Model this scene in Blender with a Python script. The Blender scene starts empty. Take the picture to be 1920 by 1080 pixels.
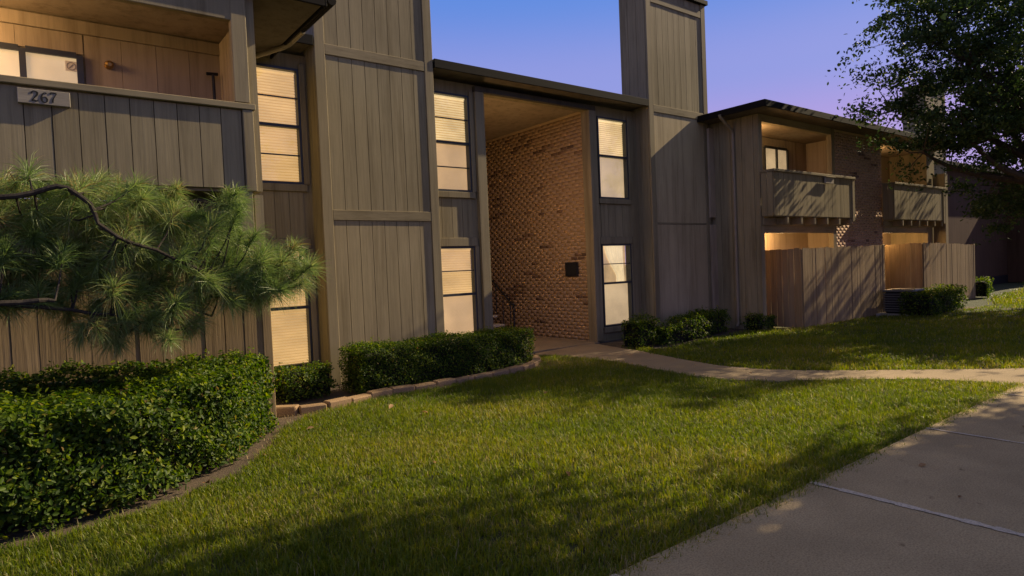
import bpy, math, random
import numpy as np
from mathutils import Vector, Matrix

S = bpy.context.scene
COL = S.collection
random.seed(7)
RNG = np.random.default_rng(7)

# ------------------------------------------------------------------ camera
f_px, yaw, pit, roll = 1187.0, math.radians(52.787), math.radians(-1.854), math.radians(-2.394)
fw = Vector((math.cos(yaw) * math.cos(pit), math.sin(yaw) * math.cos(pit), math.sin(pit)))
r0 = Vector((math.sin(yaw), -math.cos(yaw), 0))
u0 = r0.cross(fw)
rr = r0 * math.cos(roll) + u0 * math.sin(roll)
uu = -r0 * math.sin(roll) + u0 * math.cos(roll)
cam_d = bpy.data.cameras.new('camera')
cam = bpy.data.objects.new('camera', cam_d)
COL.objects.link(cam)
cam.matrix_world = Matrix(((rr.x, uu.x, -fw.x, 0), (rr.y, uu.y, -fw.y, 0), (rr.z, uu.z, -fw.z, 1.64), (0, 0, 0, 1)))
cam_d.sensor_width = 36
cam_d.lens = f_px / 1920 * 36
cam_d.clip_start = 0.05
cam_d.clip_end = 2000
S.camera = cam

# ------------------------------------------------------------------ sky, sun, exposure
SUN = Vector((1, -0.16, 0.64)).normalized()          # towards the sun
W = bpy.data.worlds.new('World')
S.world = W
W.use_nodes = True
wn, wl = W.node_tree.nodes, W.node_tree.links
for n in list(wn):
    wn.remove(n)
w_out = wn.new('ShaderNodeOutputWorld')
w_bg = wn.new('ShaderNodeBackground')
w_sky = wn.new('ShaderNodeTexSky')
w_sky.sky_type = 'NISHITA'
w_sky.sun_disc = False
w_sky.sun_elevation = math.asin(SUN.z)
w_sky.sun_rotation = math.atan2(SUN.x, SUN.y)
w_tc = wn.new('ShaderNodeTexCoord')
w_sep = wn.new('ShaderNodeSeparateXYZ')
w_rmp = wn.new('ShaderNodeValToRGB')
w_rmp.color_ramp.interpolation = 'EASE'
el = w_rmp.color_ramp.elements
el[0].position, el[0].color = 0.0, (0.42, 0.30, 0.62, 1)
el[1].position, el[1].color = 0.75, (0.19, 0.19, 0.22, 1)
for p, c in ((0.17, (0.42, 0.31, 0.70, 1)), (0.27, (0.27, 0.305, 0.72, 1)), (0.40, (0.11, 0.25, 0.72, 1))):
    e = el.new(p)
    e.color = c
w_sc = wn.new('ShaderNodeVectorMath'); w_sc.operation = 'SCALE'; w_sc.inputs['Scale'].default_value = 0.05
w_mix = wn.new('ShaderNodeMix'); w_mix.data_type = 'RGBA'; w_mix.inputs[0].default_value = 0.88
wl.new(w_tc.outputs['Generated'], w_sep.inputs[0])
wl.new(w_sep.outputs['Z'], w_rmp.inputs[0])
wl.new(w_sky.outputs[0], w_sc.inputs[0])
wl.new(w_sc.outputs[0], w_mix.inputs[6])
wl.new(w_rmp.outputs[0], w_mix.inputs[7])
wl.new(w_mix.outputs[2], w_bg.inputs[0])
w_bg.inputs[1].default_value = 0.77
wl.new(w_bg.outputs[0], w_out.inputs[0])

sun_d = bpy.data.lights.new('sun', 'SUN')
sun_d.energy = 5.0
sun_d.angle = math.radians(0.5)
sun_d.color = (1.0, 0.80, 0.52)
sun = bpy.data.objects.new('sun', sun_d)
COL.objects.link(sun)
sun.rotation_euler = SUN.to_track_quat('Z', 'Y').to_euler()
sun.location = (30, -8, 25)

S.view_settings.view_transform = 'Standard'
S.view_settings.look = 'None'
S.view_settings.gamma = 1
S.view_settings.exposure = 0.55
S.view_settings.use_curve_mapping = False
S.render.engine = 'CYCLES'
S.cycles.use_denoising = True
S.cycles.max_bounces = 6
S.cycles.transparent_max_bounces = 10
S.cycles.sample_clamp_indirect = 4

# ------------------------------------------------------------------ materials
def new_mat(name):
    m = bpy.data.materials.new(name)
    m.use_nodes = True
    nt = m.node_tree
    return m, nt, nt.nodes, nt.links, nt.nodes['Principled BSDF']

def noise(nt, vec, scale, detail=4, rough=0.55):
    n = nt.nodes.new('ShaderNodeTexNoise')
    n.inputs['Scale'].default_value = scale
    n.inputs['Detail'].default_value = detail
    n.inputs['Roughness'].default_value = rough
    nt.links.new(vec, n.inputs['Vector'])
    return n.outputs['Fac']

def ramp(nt, fac, stops):
    r = nt.nodes.new('ShaderNodeValToRGB')
    e = r.color_ramp.elements
    e[0].position, e[0].color = stops[0][0], (*stops[0][1], 1)
    e[1].position, e[1].color = stops[-1][0], (*stops[-1][1], 1)
    for p, c in stops[1:-1]:
        q = e.new(p); q.color = (*c, 1)
    nt.links.new(fac, r.inputs[0])
    return r.outputs[0]

def mul(nt, a, b, fac=1.0):
    m = nt.nodes.new('ShaderNodeMix'); m.data_type = 'RGBA'; m.blend_type = 'MULTIPLY'
    m.inputs[0].default_value = fac
    nt.links.new(a, m.inputs[6])
    nt.links.new(b, m.inputs[7])
    return m.outputs[2]

def position(nt, scale=(1, 1, 1)):
    g = nt.nodes.new('ShaderNodeNewGeometry')
    mp = nt.nodes.new('ShaderNodeMapping')
    mp.inputs['Scale'].default_value = scale
    nt.links.new(g.outputs['Position'], mp.inputs['Vector'])
    return mp.outputs[0]

def bump(nt, bsdf, h, strength, dist):
    b = nt.nodes.new('ShaderNodeBump')
    b.inputs['Strength'].default_value = strength
    b.inputs['Distance'].default_value = dist
    nt.links.new(h, b.inputs['Height'])
    nt.links.new(b.outputs[0], bsdf.inputs['Normal'])

def paint(name, base, rough=0.75, grain=0.16, vertical=True, bumpd=0.003, obj_var=0.15):
    m, nt, N, L, b = new_mat(name)
    st = (38, 38, 1.6) if vertical else (2.2, 38, 38)
    g = noise(nt, position(nt, st), 1.0, 6, 0.65)
    blotch = noise(nt, position(nt, (1, 1, 0.55)), 1.1, 5, 0.6)
    c1 = ramp(nt, g, [(0.25, tuple(x * (1 - grain) for x in base)), (0.75, tuple(min(1, x * (1 + grain)) for x in base))])
    c2 = ramp(nt, blotch, [(0.3, (0.80, 0.79, 0.77)), (0.62, (1, 1, 1))])
    oi = N.new('ShaderNodeObjectInfo')
    c3 = ramp(nt, oi.outputs['Random'], [(0, (1 - obj_var,) * 3), (1, (1, 1, 1))])
    drip = noise(nt, position(nt, (7, 7, .35) if vertical else (1.2, 7, 7)), 1.0, 5, 0.7)
    c4 = ramp(nt, drip, [(0.34, (0.74, 0.72, 0.69)), (0.50, (1, 1, 1)), (0.72, (1.10, 1.09, 1.07))])
    c = mul(nt, mul(nt, mul(nt, c1, c2), c3), c4)
    L.new(c, b.inputs['Base Color'])
    b.inputs['Roughness'].default_value = rough
    b.inputs['Specular IOR Level'].default_value = 0.12
    bump(nt, b, g, 0.5, bumpd)
    return m

def flat(name, base, rough=0.5, metal=0.0, var=0.12, scale=6):
    m, nt, N, L, b = new_mat(name)
    n = noise(nt, position(nt), scale, 4)
    c = ramp(nt, n, [(0.3, tuple(x * (1 - var) for x in base)), (0.7, tuple(min(1, x * (1 + var)) for x in base))])
    L.new(c, b.inputs['Base Color'])
    b.inputs['Roughness'].default_value = rough
    b.inputs['Metallic'].default_value = metal
    return m

def glow(name, col, strength, var=0.18, scale=1.3, squash=1.0):
    m, nt, N, L, b = new_mat(name)
    n = noise(nt, position(nt, (1, 1, squash)), scale, 3)
    c = ramp(nt, n, [(0.3, tuple(x * (1 - var) for x in col)), (0.7, tuple(x * (1 + var * 0.5) for x in col))])
    L.new(c, b.inputs['Emission Color'])
    b.inputs['Emission Strength'].default_value = strength
    b.inputs['Base Color'].default_value = (0.5, 0.42, 0.3, 1)
    b.inputs['Roughness'].default_value = 0.8
    return m

def leaf(name, stops, rough=0.4, trans=0.3, spec=0.5):
    m, nt, N, L, b = new_mat(name)
    a = N.new('ShaderNodeAttribute'); a.attribute_name = 'rnd'
    c = ramp(nt, a.outputs['Fac'], stops)
    L.new(c, b.inputs['Base Color'])
    b.inputs['Roughness'].default_value = rough
    b.inputs['Specular IOR Level'].default_value = spec
    t = N.new('ShaderNodeBsdfTranslucent')
    hs = N.new('ShaderNodeHueSaturation')
    hs.inputs['Saturation'].default_value = 1.15
    hs.inputs['Value'].default_value = 1.7
    L.new(c, hs.inputs['Color']); L.new(hs.outputs[0], t.inputs['Color'])
    mx = N.new('ShaderNodeMixShader'); mx.inputs[0].default_value = trans
    L.new(b.outputs[0], mx.inputs[1]); L.new(t.outputs[0], mx.inputs[2])
    L.new(mx.outputs[0], N['Material Output'].inputs[0])
    return m

def glass(name):
    m, nt, N, L, b = new_mat(name)
    N.remove(b)
    t = N.new('ShaderNodeBsdfTransparent'); t.inputs[0].default_value = (0.95, 0.96, 0.95, 1)
    g = N.new('ShaderNodeBsdfGlossy'); g.inputs['Roughness'].default_value = 0.03
    lw = N.new('ShaderNodeLayerWeight'); lw.inputs[0].default_value = 0.22
    pw_ = N.new('ShaderNodeMath'); pw_.operation = 'POWER'; pw_.inputs[1].default_value = 3.0
    ml = N.new('ShaderNodeMath'); ml.operation = 'MULTIPLY_ADD'; ml.inputs[1].default_value = .45; ml.inputs[2].default_value = .035
    lw.inputs[0].default_value = .5
    L.new(lw.outputs['Facing'], pw_.inputs[0]); L.new(pw_.outputs[0], ml.inputs[0])
    mx = N.new('ShaderNodeMixShader')
    L.new(ml.outputs[0], mx.inputs[0])
    L.new(t.outputs[0], mx.inputs[1]); L.new(g.outputs[0], mx.inputs[2])
    L.new(mx.outputs[0], N['Material Output'].inputs[0])
    return m

M = {}
M['siding'] = paint('siding_paint', (0.300, 0.252, 0.150))
M['siding_glow_tint'] = paint('siding_glow_paint', (0.350, 0.290, 0.172))  # siding colour lightened to paint a warm glow on the lowest tower boards
M['smooth_panel_glow_tint'] = paint('smooth_panel_glow_paint', (0.47, 0.385, 0.235), grain=0.05, bumpd=0.0008)  # smooth lower panels; part of the lighter tone is painted warm glow
M['trim'] = paint('trim_paint', (0.285, 0.238, 0.144), grain=0.10)
M['trim_h'] = paint('trim_paint_level', (0.285, 0.238, 0.144), grain=0.10, vertical=False)
M['fence'] = paint('fence_paint', (0.345, 0.255, 0.140), grain=0.22, obj_var=0.22, bumpd=0.008)
M['backing'] = paint('backing_paint', (0.12, 0.09, 0.06))
M['dark_trim'] = paint('dark_trim_paint', (0.095, 0.088, 0.075), grain=0.1)
M['fascia'] = paint('fascia_paint', (0.012, 0.010, 0.008), vertical=False, grain=0.1)
M['soffit'] = paint('soffit_paint', (0.15, 0.125, 0.095), grain=0.08)
M['roof'] = flat('roof_felt', (0.05, 0.048, 0.045), 0.9)
M['plaster'] = paint('plaster_paint', (0.42, 0.34, 0.24), grain=0.06, bumpd=0.001)
M['frame'] = flat('window_frame_metal', (0.035, 0.04, 0.045), 0.45, 0.3)
M['gutter'] = flat('gutter_metal', (0.24, 0.20, 0.14), 0.5)
M['metal_dark'] = flat('dark_metal', (0.02, 0.02, 0.022), 0.5, 0.4)
M['ac_metal'] = flat('ac_metal', (0.16, 0.16, 0.15), 0.5, 0.3)
M['plaque_wood'] = paint('plaque_wood', (0.36, 0.32, 0.25), vertical=False)
M['numeral'] = flat('numeral_black', (0.006, 0.006, 0.006), 0.85)
M['sticker'] = flat('sticker_paper', (0.6, 0.55, 0.45), 0.6)
M['blind'] = glow('lit_blind', (1.0, 0.61, 0.24), 0.50, .30, 1.6, 2.2)
M['blind_gap'] = glow('lit_blind_gap', (1.0, 0.55, 0.19), 0.28)
M['cream_blind'] = glow('cream_lit_blind', (1.0, 0.72, 0.36), 0.62, .34, 1.9, 1.6)
M['shade'] = glow('lit_shade', (1.0, 0.60, 0.29), 0.47, 0.25, 1.4)
M['pale_shade'] = glow('pale_lit_shade', (1.0, 0.69, 0.38), 0.42, 0.30, 1.5)
M['drape'] = glow('lit_drape', (1.0, 0.76, 0.44), 0.58, 0.25, 3)
M['drape_back'] = glow('lit_room', (1.0, 0.62, 0.28), 0.36, 0.5, 2.5)
M['lamp_glow'] = glow('lamp_glow', (1.0, 0.62, 0.28), 2.4, 0.02)
M['brass'] = flat('brass', (0.35, 0.22, 0.08), 0.35, 0.9)
M['glass'] = glass('window_glass')
M['bark'] = paint('bark', (0.07, 0.055, 0.042), rough=0.95, grain=0.35, bumpd=0.02, obj_var=0)
M['pine_bark'] = paint('pine_bark', (0.05, 0.043, 0.036), rough=0.95, grain=0.35, bumpd=0.01, obj_var=0)
M['step'] = flat('step_concrete', (0.36, 0.33, 0.28), 0.85)

def concrete(name, base):
    m, nt, N, L, b = new_mat(name)
    big = noise(nt, position(nt), 1.3, 6, 0.62)
    fine = noise(nt, position(nt), 90, 3, 0.7)
    spot = noise(nt, position(nt), 9, 4, 0.6)
    c = ramp(nt, big, [(0.3, tuple(x * 0.80 for x in base)), (0.7, tuple(x * 1.12 for x in base))])
    c = mul(nt, c, ramp(nt, fine, [(0.36, (0.66, 0.64, 0.62)), (0.58, (1.06, 1.05, 1.04))]))
    c = mul(nt, c, ramp(nt, spot, [(0.24, (0.55, 0.52, 0.5)), (0.33, (1, 1, 1))]))
    oi = N.new('ShaderNodeObjectInfo')
    c = mul(nt, c, ramp(nt, oi.outputs['Random'], [(0, (0.93, 0.93, 0.93)), (1, (1, 1, 1))]))
    L.new(c, b.inputs['Base Color'])
    b.inputs['Roughness'].default_value = 0.9
    b.inputs['Specular IOR Level'].default_value = 0.2
    bump(nt, b, fine, 0.35, 0.004)
    return m
M['concrete'] = concrete('sidewalk_concrete', (0.48, 0.375, 0.225))
M['path'] = concrete('path_concrete', (0.38, 0.295, 0.185))
M['filler'] = concrete('joint_filler', (0.66, 0.58, 0.48))
M['joint'] = flat('dark_joint', (0.03, 0.026, 0.022), 0.95)
M['stone'] = concrete('edging_stone', (0.36, 0.245, 0.14))

def soil(name, a, b_, scale=5):
    m, nt, N, L, b = new_mat(name)
    n = noise(nt, position(nt), scale, 8, 0.7)
    f = noise(nt, position(nt), 60, 4, 0.7)
    c = mul(nt, ramp(nt, n, [(0.35, a), (0.65, b_)]), ramp(nt, f, [(0.3, (0.6, 0.6, 0.6)), (0.65, (1.15, 1.12, 1.08))]))
    L.new(c, b.inputs['Base Color'])
    b.inputs['Roughness'].default_value = 0.95
    bump(nt, b, f, 0.8, 0.02)
    return m
M['soil'] = soil('bare_soil', (0.07, 0.05, 0.034), (0.13, 0.095, 0.063))
M['turf'] = soil('turf_thatch', (0.035, 0.045, 0.014), (0.07, 0.07, 0.025), 2.5)
M['ground'] = soil('ground_turf', (0.04, 0.055, 0.018), (0.055, 0.07, 0.025), 0.8)

def brick_mat(name, stops, spec=0.2):
    m, nt, N, L, b = new_mat(name)
    a = N.new('ShaderNodeAttribute'); a.attribute_name = 'rnd'
    f = noise(nt, position(nt), 45, 5, 0.7)
    c = mul(nt, ramp(nt, a.outputs['Fac'], stops), ramp(nt, f, [(0.3, (0.75, 0.74, 0.73)), (0.65, (1.08, 1.07, 1.06))]))
    L.new(c, b.inputs['Base Color'])
    b.inputs['Roughness'].default_value = 0.9
    bump(nt, b, f, 0.12, 0.002)
    return m
M['brick'] = brick_mat('brick_clay', [(0, (0.39, 0.262, 0.137)), (0.5, (0.41, 0.275, 0.145)), (0.74, (0.375, 0.245, 0.125)), (0.82, (0.32, 0.205, 0.105)), (0.86, (0.21, 0.125, 0.066)), (1, (0.13, 0.078, 0.045))])
M['brick_far'] = brick_mat('brick_clay_pale', [(0, (0.34, 0.225, 0.15)), (0.5, (0.40, 0.275, 0.19)), (0.86, (0.32, 0.20, 0.135)), (0.90, (0.16, 0.09, 0.06)), (1, (0.12, 0.07, 0.05))])
M['mortar'] = flat('mortar', (0.50, 0.36, 0.205), 0.95, var=0.08, scale=30)
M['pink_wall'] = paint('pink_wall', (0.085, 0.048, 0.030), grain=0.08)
M['grass'] = leaf('grass_blade', [(0, (0.065, 0.105, 0.008)), (0.45, (0.125, 0.170, 0.011)), (0.75, (0.215, 0.225, 0.016)), (0.90, (0.27, 0.25, 0.035)), (0.95, (0.28, 0.23, 0.10)), (1, (0.34, 0.29, 0.15))], 0.5, 0.45, 0.35)
M['straw'] = leaf('dry_straw', [(0, (0.22, 0.15, 0.07)), (1, (0.40, 0.31, 0.17))], 0.8, 0.2, 0.2)
M['hedge'] = leaf('hedge_leaf', [(0, (0.020, 0.046, 0.006)), (0.55, (0.055, 0.102, 0.009)), (0.85, (0.12, 0.175, 0.012)), (0.97, (0.21, 0.25, 0.02)), (1, (0.20, 0.13, 0.05))], 0.5, 0.42, 0.22)
M['hedge_in'] = flat('hedge_twigs', (0.010, 0.010, 0.005), 0.95)
M['oak'] = leaf('oak_leaf', [(0, (0.020, 0.040, 0.012)), (0.7, (0.040, 0.068, 0.018)), (1, (0.08, 0.11, 0.03))], 0.6, 0.25, 0.2)
M['needle'] = leaf('pine_needle', [(0, (0.085, 0.145, 0.045)), (0.6, (0.185, 0.26, 0.08)), (0.88, (0.32, 0.34, 0.14)), (0.94, (0.26, 0.17, 0.07)), (1, (0.24, 0.15, 0.06))], 0.45, 0.35, 0.4)
M['litter'] = leaf('fallen_leaf', [(0, (0.16, 0.075, 0.03)), (1, (0.42, 0.27, 0.13))], 0.7, 0.1, 0.2)

# ------------------------------------------------------------------ object helpers
def tag(o, label=None, cat=None, group=None, kind=None):
    if label: o['label'] = label
    if cat: o['category'] = cat
    if group: o['group'] = group
    if kind: o['kind'] = kind
    return o

def thing(name, loc, label, cat, group=None):
    o = bpy.data.objects.new(name, None)
    COL.objects.link(o)
    o.empty_display_size = 0.2
    o.location = loc
    return tag(o, label, cat, group)

def wloc(o):
    v = Vector((0, 0, 0))
    while o is not None:
        v += o.location
        o = o.parent
    return v

def link(o, parent=None):
    COL.objects.link(o)
    if parent is not None:
        o.parent = parent
        if parent.type == 'EMPTY':
            o.matrix_parent_inverse = Matrix.Translation(-parent.location)
    return o

class MB:
    """collects boxes, tubes and sheets; build() links them as one mesh object"""
    def __init__(self):
        self.v, self.f = [], []
    def box(self, x0, x1, y0, y1, z0, z1):
        k = len(self.v)
        self.v += [(x0, y0, z0), (x1, y0, z0), (x1, y1, z0), (x0, y1, z0), (x0, y0, z1), (x1, y0, z1), (x1, y1, z1), (x0, y1, z1)]
        self.f += [tuple(k + i for i in q) for q in ((0, 3, 2, 1), (4, 5, 6, 7), (0, 1, 5, 4), (1, 2, 6, 5), (2, 3, 7, 6), (3, 0, 4, 7))]
        return self
    def bev(self, x0, x1, y0, y1, z0, z1, b=0.006):
        """box with chamfered edges"""
        pts = []
        k = len(self.v)
        for sx, X in ((1, x0), (-1, x1)):
            for sy, Y in ((1, y0), (-1, y1)):
                for sz, Z in ((1, z0), (-1, z1)):
                    pts += [(X, Y + sy * b, Z + sz * b), (X + sx * b, Y, Z + sz * b), (X + sx * b, Y + sy * b, Z)]
        self.v += pts
        def P(i, j, l, a): return k + ((i * 2 + j) * 2 + l) * 3 + a
        F = []
        for i in (0, 1):
            F.append((P(i, 0, 0, 0), P(i, 1, 0, 0), P(i, 1, 1, 0), P(i, 0, 1, 0)))
            F.append((P(0, i, 0, 1), P(1, i, 0, 1), P(1, i, 1, 1), P(0, i, 1, 1)))
            F.append((P(0, 0, i, 2), P(1, 0, i, 2), P(1, 1, i, 2), P(0, 1, i, 2)))
            for j in (0, 1):
                F.append((P(i, j, 0, 0), P(i, j, 1, 0), P(i, j, 1, 1), P(i, j, 0, 1)))
                F.append((P(i, 0, j, 0), P(i, 1, j, 0), P(i, 1, j, 2), P(i, 0, j, 2)))
                F.append((P(0, i, j, 1), P(1, i, j, 1), P(1, i, j, 2), P(0, i, j, 2)))
                for l in (0, 1):
                    F.append((P(i, j, l, 0), P(i, j, l, 1), P(i, j, l, 2)))
        self.f += F
        return self
    def tube(self, pts, rad, n=8, cap=True):
        pts = [Vector(p) for p in pts]
        if not hasattr(rad, '__len__'): rad = [rad] * len(pts)
        k = len(self.v)
        prev = None
        for i, p in enumerate(pts):
            t = (pts[min(i + 1, len(pts) - 1)] - pts[max(i - 1, 0)]).normalized()
            if prev is None:
                a = t.cross(Vector((0, 0, 1)))
                if a.length < 0.1: a = t.cross(Vector((1, 0, 0)))
            else:
                a = prev - t * prev.dot(t)
            a.normalize(); prev = a
            b = t.cross(a)
            for j in range(n):
                w = 2 * math.pi * j / n
                self.v.append(tuple(p + (a * math.cos(w) + b * math.sin(w)) * rad[i]))
        for i in range(len(pts) - 1):
            for j in range(n):
                q = k + i * n + j; r = k + i * n + (j + 1) % n
                self.f.append((q, r, r + n, q + n))
        if cap:
            self.f.append(tuple(k + j for j in range(n))[::-1])
            self.f.append(tuple(k + (len(pts) - 1) * n + j for j in range(n)))
        return self
    def sheet(self, pts):
        k = len(self.v)
        self.v += [tuple(p) for p in pts]
        self.f.append(tuple(range(k, k + len(pts))))
        return self
    def mesh(self, name, mat):
        me = bpy.data.meshes.new(name)
        me.from_pydata(self.v, [], self.f)
        import bmesh
        bm = bmesh.new(); bm.from_mesh(me)
        bmesh.ops.recalc_face_normals(bm, faces=bm.faces)
        bm.to_mesh(me); bm.free()
        me.materials.append(mat)
        return me
    def build(self, name, mat, parent=None):
        return link(bpy.data.objects.new(name, self.mesh(name, mat)), parent)

UNIT = {}
def piece(name, mat, parent, x0, x1, y0, y1, z0, z1):
    """one plank-like piece, mesh shared between alike pieces"""
    key = (name, mat.name)
    if key not in UNIT:
        UNIT[key] = MB().box(-.5, .5, -.5, .5, -.5, .5).mesh(name, mat)
    o = bpy.data.objects.new(name, UNIT[key])
    o.location = ((x0 + x1) / 2, (y0 + y1) / 2, (z0 + z1) / 2)
    o.scale = (x1 - x0, y1 - y0, z1 - z0)
    return link(o, parent)

def np_mesh(name, V, Q, mat, rnd=None, parent=None):
    """fast mesh from an (n,3) vertex array and an (m,k) face array; rnd is one value per vertex"""
    V = np.ascontiguousarray(V, np.float32); Q = np.ascontiguousarray(Q, np.int32)
    me = bpy.data.meshes.new(name)
    me.vertices.add(len(V)); me.vertices.foreach_set('co', V.ravel())
    m, k = Q.shape
    me.loops.add(m * k); me.loops.foreach_set('vertex_index', Q.ravel())
    me.polygons.add(m); me.polygons.foreach_set('loop_start', np.arange(0, m * k, k, dtype=np.int32))
    me.update(calc_edges=True)
    if rnd is not None:
        at = me.attributes.new('rnd', 'FLOAT', 'POINT')
        at.data.foreach_set('value', np.ascontiguousarray(rnd, np.float32))
    me.materials.append(mat)
    return link(bpy.data.objects.new(name, me), parent)

def unit(a):
    return a / np.maximum(1e-9, np.linalg.norm(a, axis=-1, keepdims=True))

def leaves(C, Nrm, size, aspect=0.5, rnd=None, fold=0.25, long=None):
    """leaf-shaped folded quads (6 verts, 4 tris as 2 quads) at C facing Nrm"""
    n = len(C)
    if long is None: long = RNG.normal(size=(n, 3))
    Nrm = unit(Nrm)
    A = unit(long - Nrm * (long * Nrm).sum(1, keepdims=True))
    B = np.cross(Nrm, A)
    s = size[:, None]
    w = s * aspect * 0.5
    p0 = C - A * s * .5
    p3 = C + A * s * .5 - Nrm * s * .08
    l1 = C - A * s * .12 + B * w + Nrm * w * fold; l2 = C + A * s * .2 + B * w * .85 + Nrm * w * fold
    r1 = C - A * s * .12 - B * w + Nrm * w * fold; r2 = C + A * s * .2 - B * w * .85 + Nrm * w * fold
    V = np.stack([p0, l1, l2, p3, r2, r1], 1).reshape(-1, 3)
    k = np.arange(n)[:, None] * 6
    Q = np.concatenate([k + np.array([[0, 3, 2, 1]]), k + np.array([[0, 5, 4, 3]])], 0)
    r = np.repeat(RNG.random(n) if rnd is None else rnd, 6)
    return V, Q, r

def in_poly(P, poly):
    x, y = P[:, 0], P[:, 1]
    c = np.zeros(len(P), bool)
    n = len(poly)
    for i in range(n):
        x1, y1 = poly[i]; x2, y2 = poly[(i + 1) % n]
        if y1 == y2: continue
        m = ((y1 > y) != (y2 > y)) & (x < (x2 - x1) * (y - y1) / (y2 - y1) + x1)
        c ^= m
    return c

# ------------------------------------------------------------------ ground, walks, lawn
g = MB().sheet([(-400, -400, -0.03), (400, -400, -0.03), (400, 400, -0.03), (-400, 400, -0.03)]).build('ground', M['ground'])
tag(g, kind='structure')

PATH_NEAR = [(7.16, 9.11), (7.46, 8.80), (7.52, 8.41), (7.57, 7.92), (7.59, 7.31), (7.50, 6.61), (7.38, 6.0), (7.30, 5.5), (7.37, 4.96), (7.64, 4.51), (8.10, 4.05), (8.55, 3.62), (8.92, 3.15), (9.10, 2.65), (9.15, 2.315)]
PATH_FAR = [(9.12, 9.37), (8.94, 8.6), (8.79, 7.79), (8.6, 7.15), (8.38, 6.36), (8.26, 5.71), (8.34, 5.17), (8.58, 4.65), (9.0, 4.12), (9.45, 3.62), (9.89, 3.13), (10.4, 2.60), (11.2, 2.315)]
NEAR_LAWN = [(-3.0, 2.31), (9.15, 2.31)] + PATH_NEAR[::-1][1:-1] + [(7.05, 8.75), (6.85, 8.35), (6.4, 7.92), (5.73, 7.72), (5.22, 7.68), (4.3, 7.62), (3.53, 7.66), (3.0, 7.46), (2.72, 7.40), (2.48, 7.28), (2.15, 6.98), (1.76, 6.28), (1.33, 5.60), (0.67, 5.22), (-0.24, 5.05), (-3.0, 4.9)]
FAR_LAWN = [(11.2, 2.31)] + PATH_FAR[::-1][1:-1] + [(9.25, 7.70), (10.6, 7.85), (12.4, 8.1), (13.7, 7.35), (17.5, 7.2), (18.2, 6.55), (21.5, 5.9), (25, 7.0), (31, 7.5), (45, 11), (45, 2.31)]

def soil_sheet(name, poly, mat, z):
    o = MB().sheet([(x, y, z) for x, y in poly]).build(name, mat)
    return tag(o, kind='structure')

soil_sheet('planting_bed', [(-4, 4.6), (-0.24, 4.75), (1.5, 5.2), (2.9, 6.9), (4.3, 7.5), (6.5, 7.6), (7.4, 8.6), (7.2, 9.4), (-4, 9.4)], M['soil'], -0.012)
soil_sheet('side_bed', [(8.9, 8.55), (8.75, 7.6), (9.25, 7.55), (10.6, 7.6), (13.6, 7.6), (13.6, 9.4), (9.3, 9.4)], M['soil'], -0.012)
soil_sheet('bed_by_fence', [(17.6, 7.6), (17.4, 6.2), (21, 5.9), (21.5, 7.6)], M['soil'], -0.012)
la = soil_sheet('lawn', NEAR_LAWN, M['turf'], 0.0)
lb = soil_sheet('far_lawn', FAR_LAWN, M['turf'], 0.0)

# sidewalk of poured slabs with pale filler in its joints
sw = thing('sidewalk', (5, 1.3, 0), 'wide concrete sidewalk of poured slabs running past the lawn', 'sidewalk')
del sw['category'], sw['label']
tag(sw, kind='structure')
JX = [-4.0, -1.8, 0.25, 2.30, 4.31, 6.36, 8.40, 10.5, 12.6, 14.7, 16.8, 18.9, 21]
for a, b in zip(JX[:-1], JX[1:]):
    sl = MB().bev(a + 0.012, b - 0.012, 0.25, 2.30, -0.10, 0.034, 0.012).build('slab', M['concrete'], sw)
MB().box(-4.2, 21.2, 0.24, 2.29, -0.11, 0.008).build('joint_bed', M['joint'], sw)
for x in JX[1:-1]:
    mb = MB()
    y = 0.28
    while y < 2.27:
        y2 = min(2.285, y + random.uniform(.05, .13))
        if random.random() > 0.03:
            wa, wb = random.uniform(.016, .034), random.uniform(.016, .034)
            if x > 5.5: wa *= .6; wb *= .6
            ox = random.uniform(-.006, .006)
            mb.sheet([(x - wa + ox, y, .0385), (x + wa + ox, y, .0385), (x + wb, y2, .0385), (x - wb, y2, .0385)])
        y = y2 - .001
    mb.build('joint_filler', M['filler'], sw)

# curved entry path
pw = MB()
nP = 60
def resample(P, n):
    P = np.array(P); d = np.r_[0, np.cumsum(np.linalg.norm(np.diff(P, axis=0), axis=1))]
    t = np.linspace(0, d[-1], n)
    return np.c_[np.interp(t, d, P[:, 0]), np.interp(t, d, P[:, 1])]
pn, pf = resample(PATH_NEAR, nP), resample(PATH_FAR, nP)
path = thing('path', (8, 6, 0), 'curved path', 'path')
del path['category'], path['label']
tag(path, kind='structure')
for a in range(0, nP - 1, 9):
    b = min(nP - 1, a + 9)
    mb = MB()
    top = [(x, y, .022) for x, y in pn[a:b + 1]] + [(x, y, .022) for x, y in pf[a:b + 1][::-1]]
    c = Vector((sum(p[0] for p in top) / len(top), sum(p[1] for p in top) / len(top), .022))
    top = [tuple(c + (Vector(p) - c) * 0.994) for p in top]
    low = [(x, y, -.06) for x, y, z in top]
    mb.sheet(top)
    k = len(mb.v); mb.v += low; n = len(top)
    for i in range(n):
        j = (i + 1) % n
        mb.f.append((i, j, k + j, k + i))
    mb.build('slab', M['path'], path)
soil_sheet('path_joint_bed', [tuple(p) for p in pn] + [tuple(p) for p in pf[::-1]], M['joint'], 0.004)
ent = MB().box(6.66, 9.27, 9.30, 15.0, -0.1, 0.03).build('breezeway_floor', M['path'])
tag(ent, kind='structure')

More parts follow.
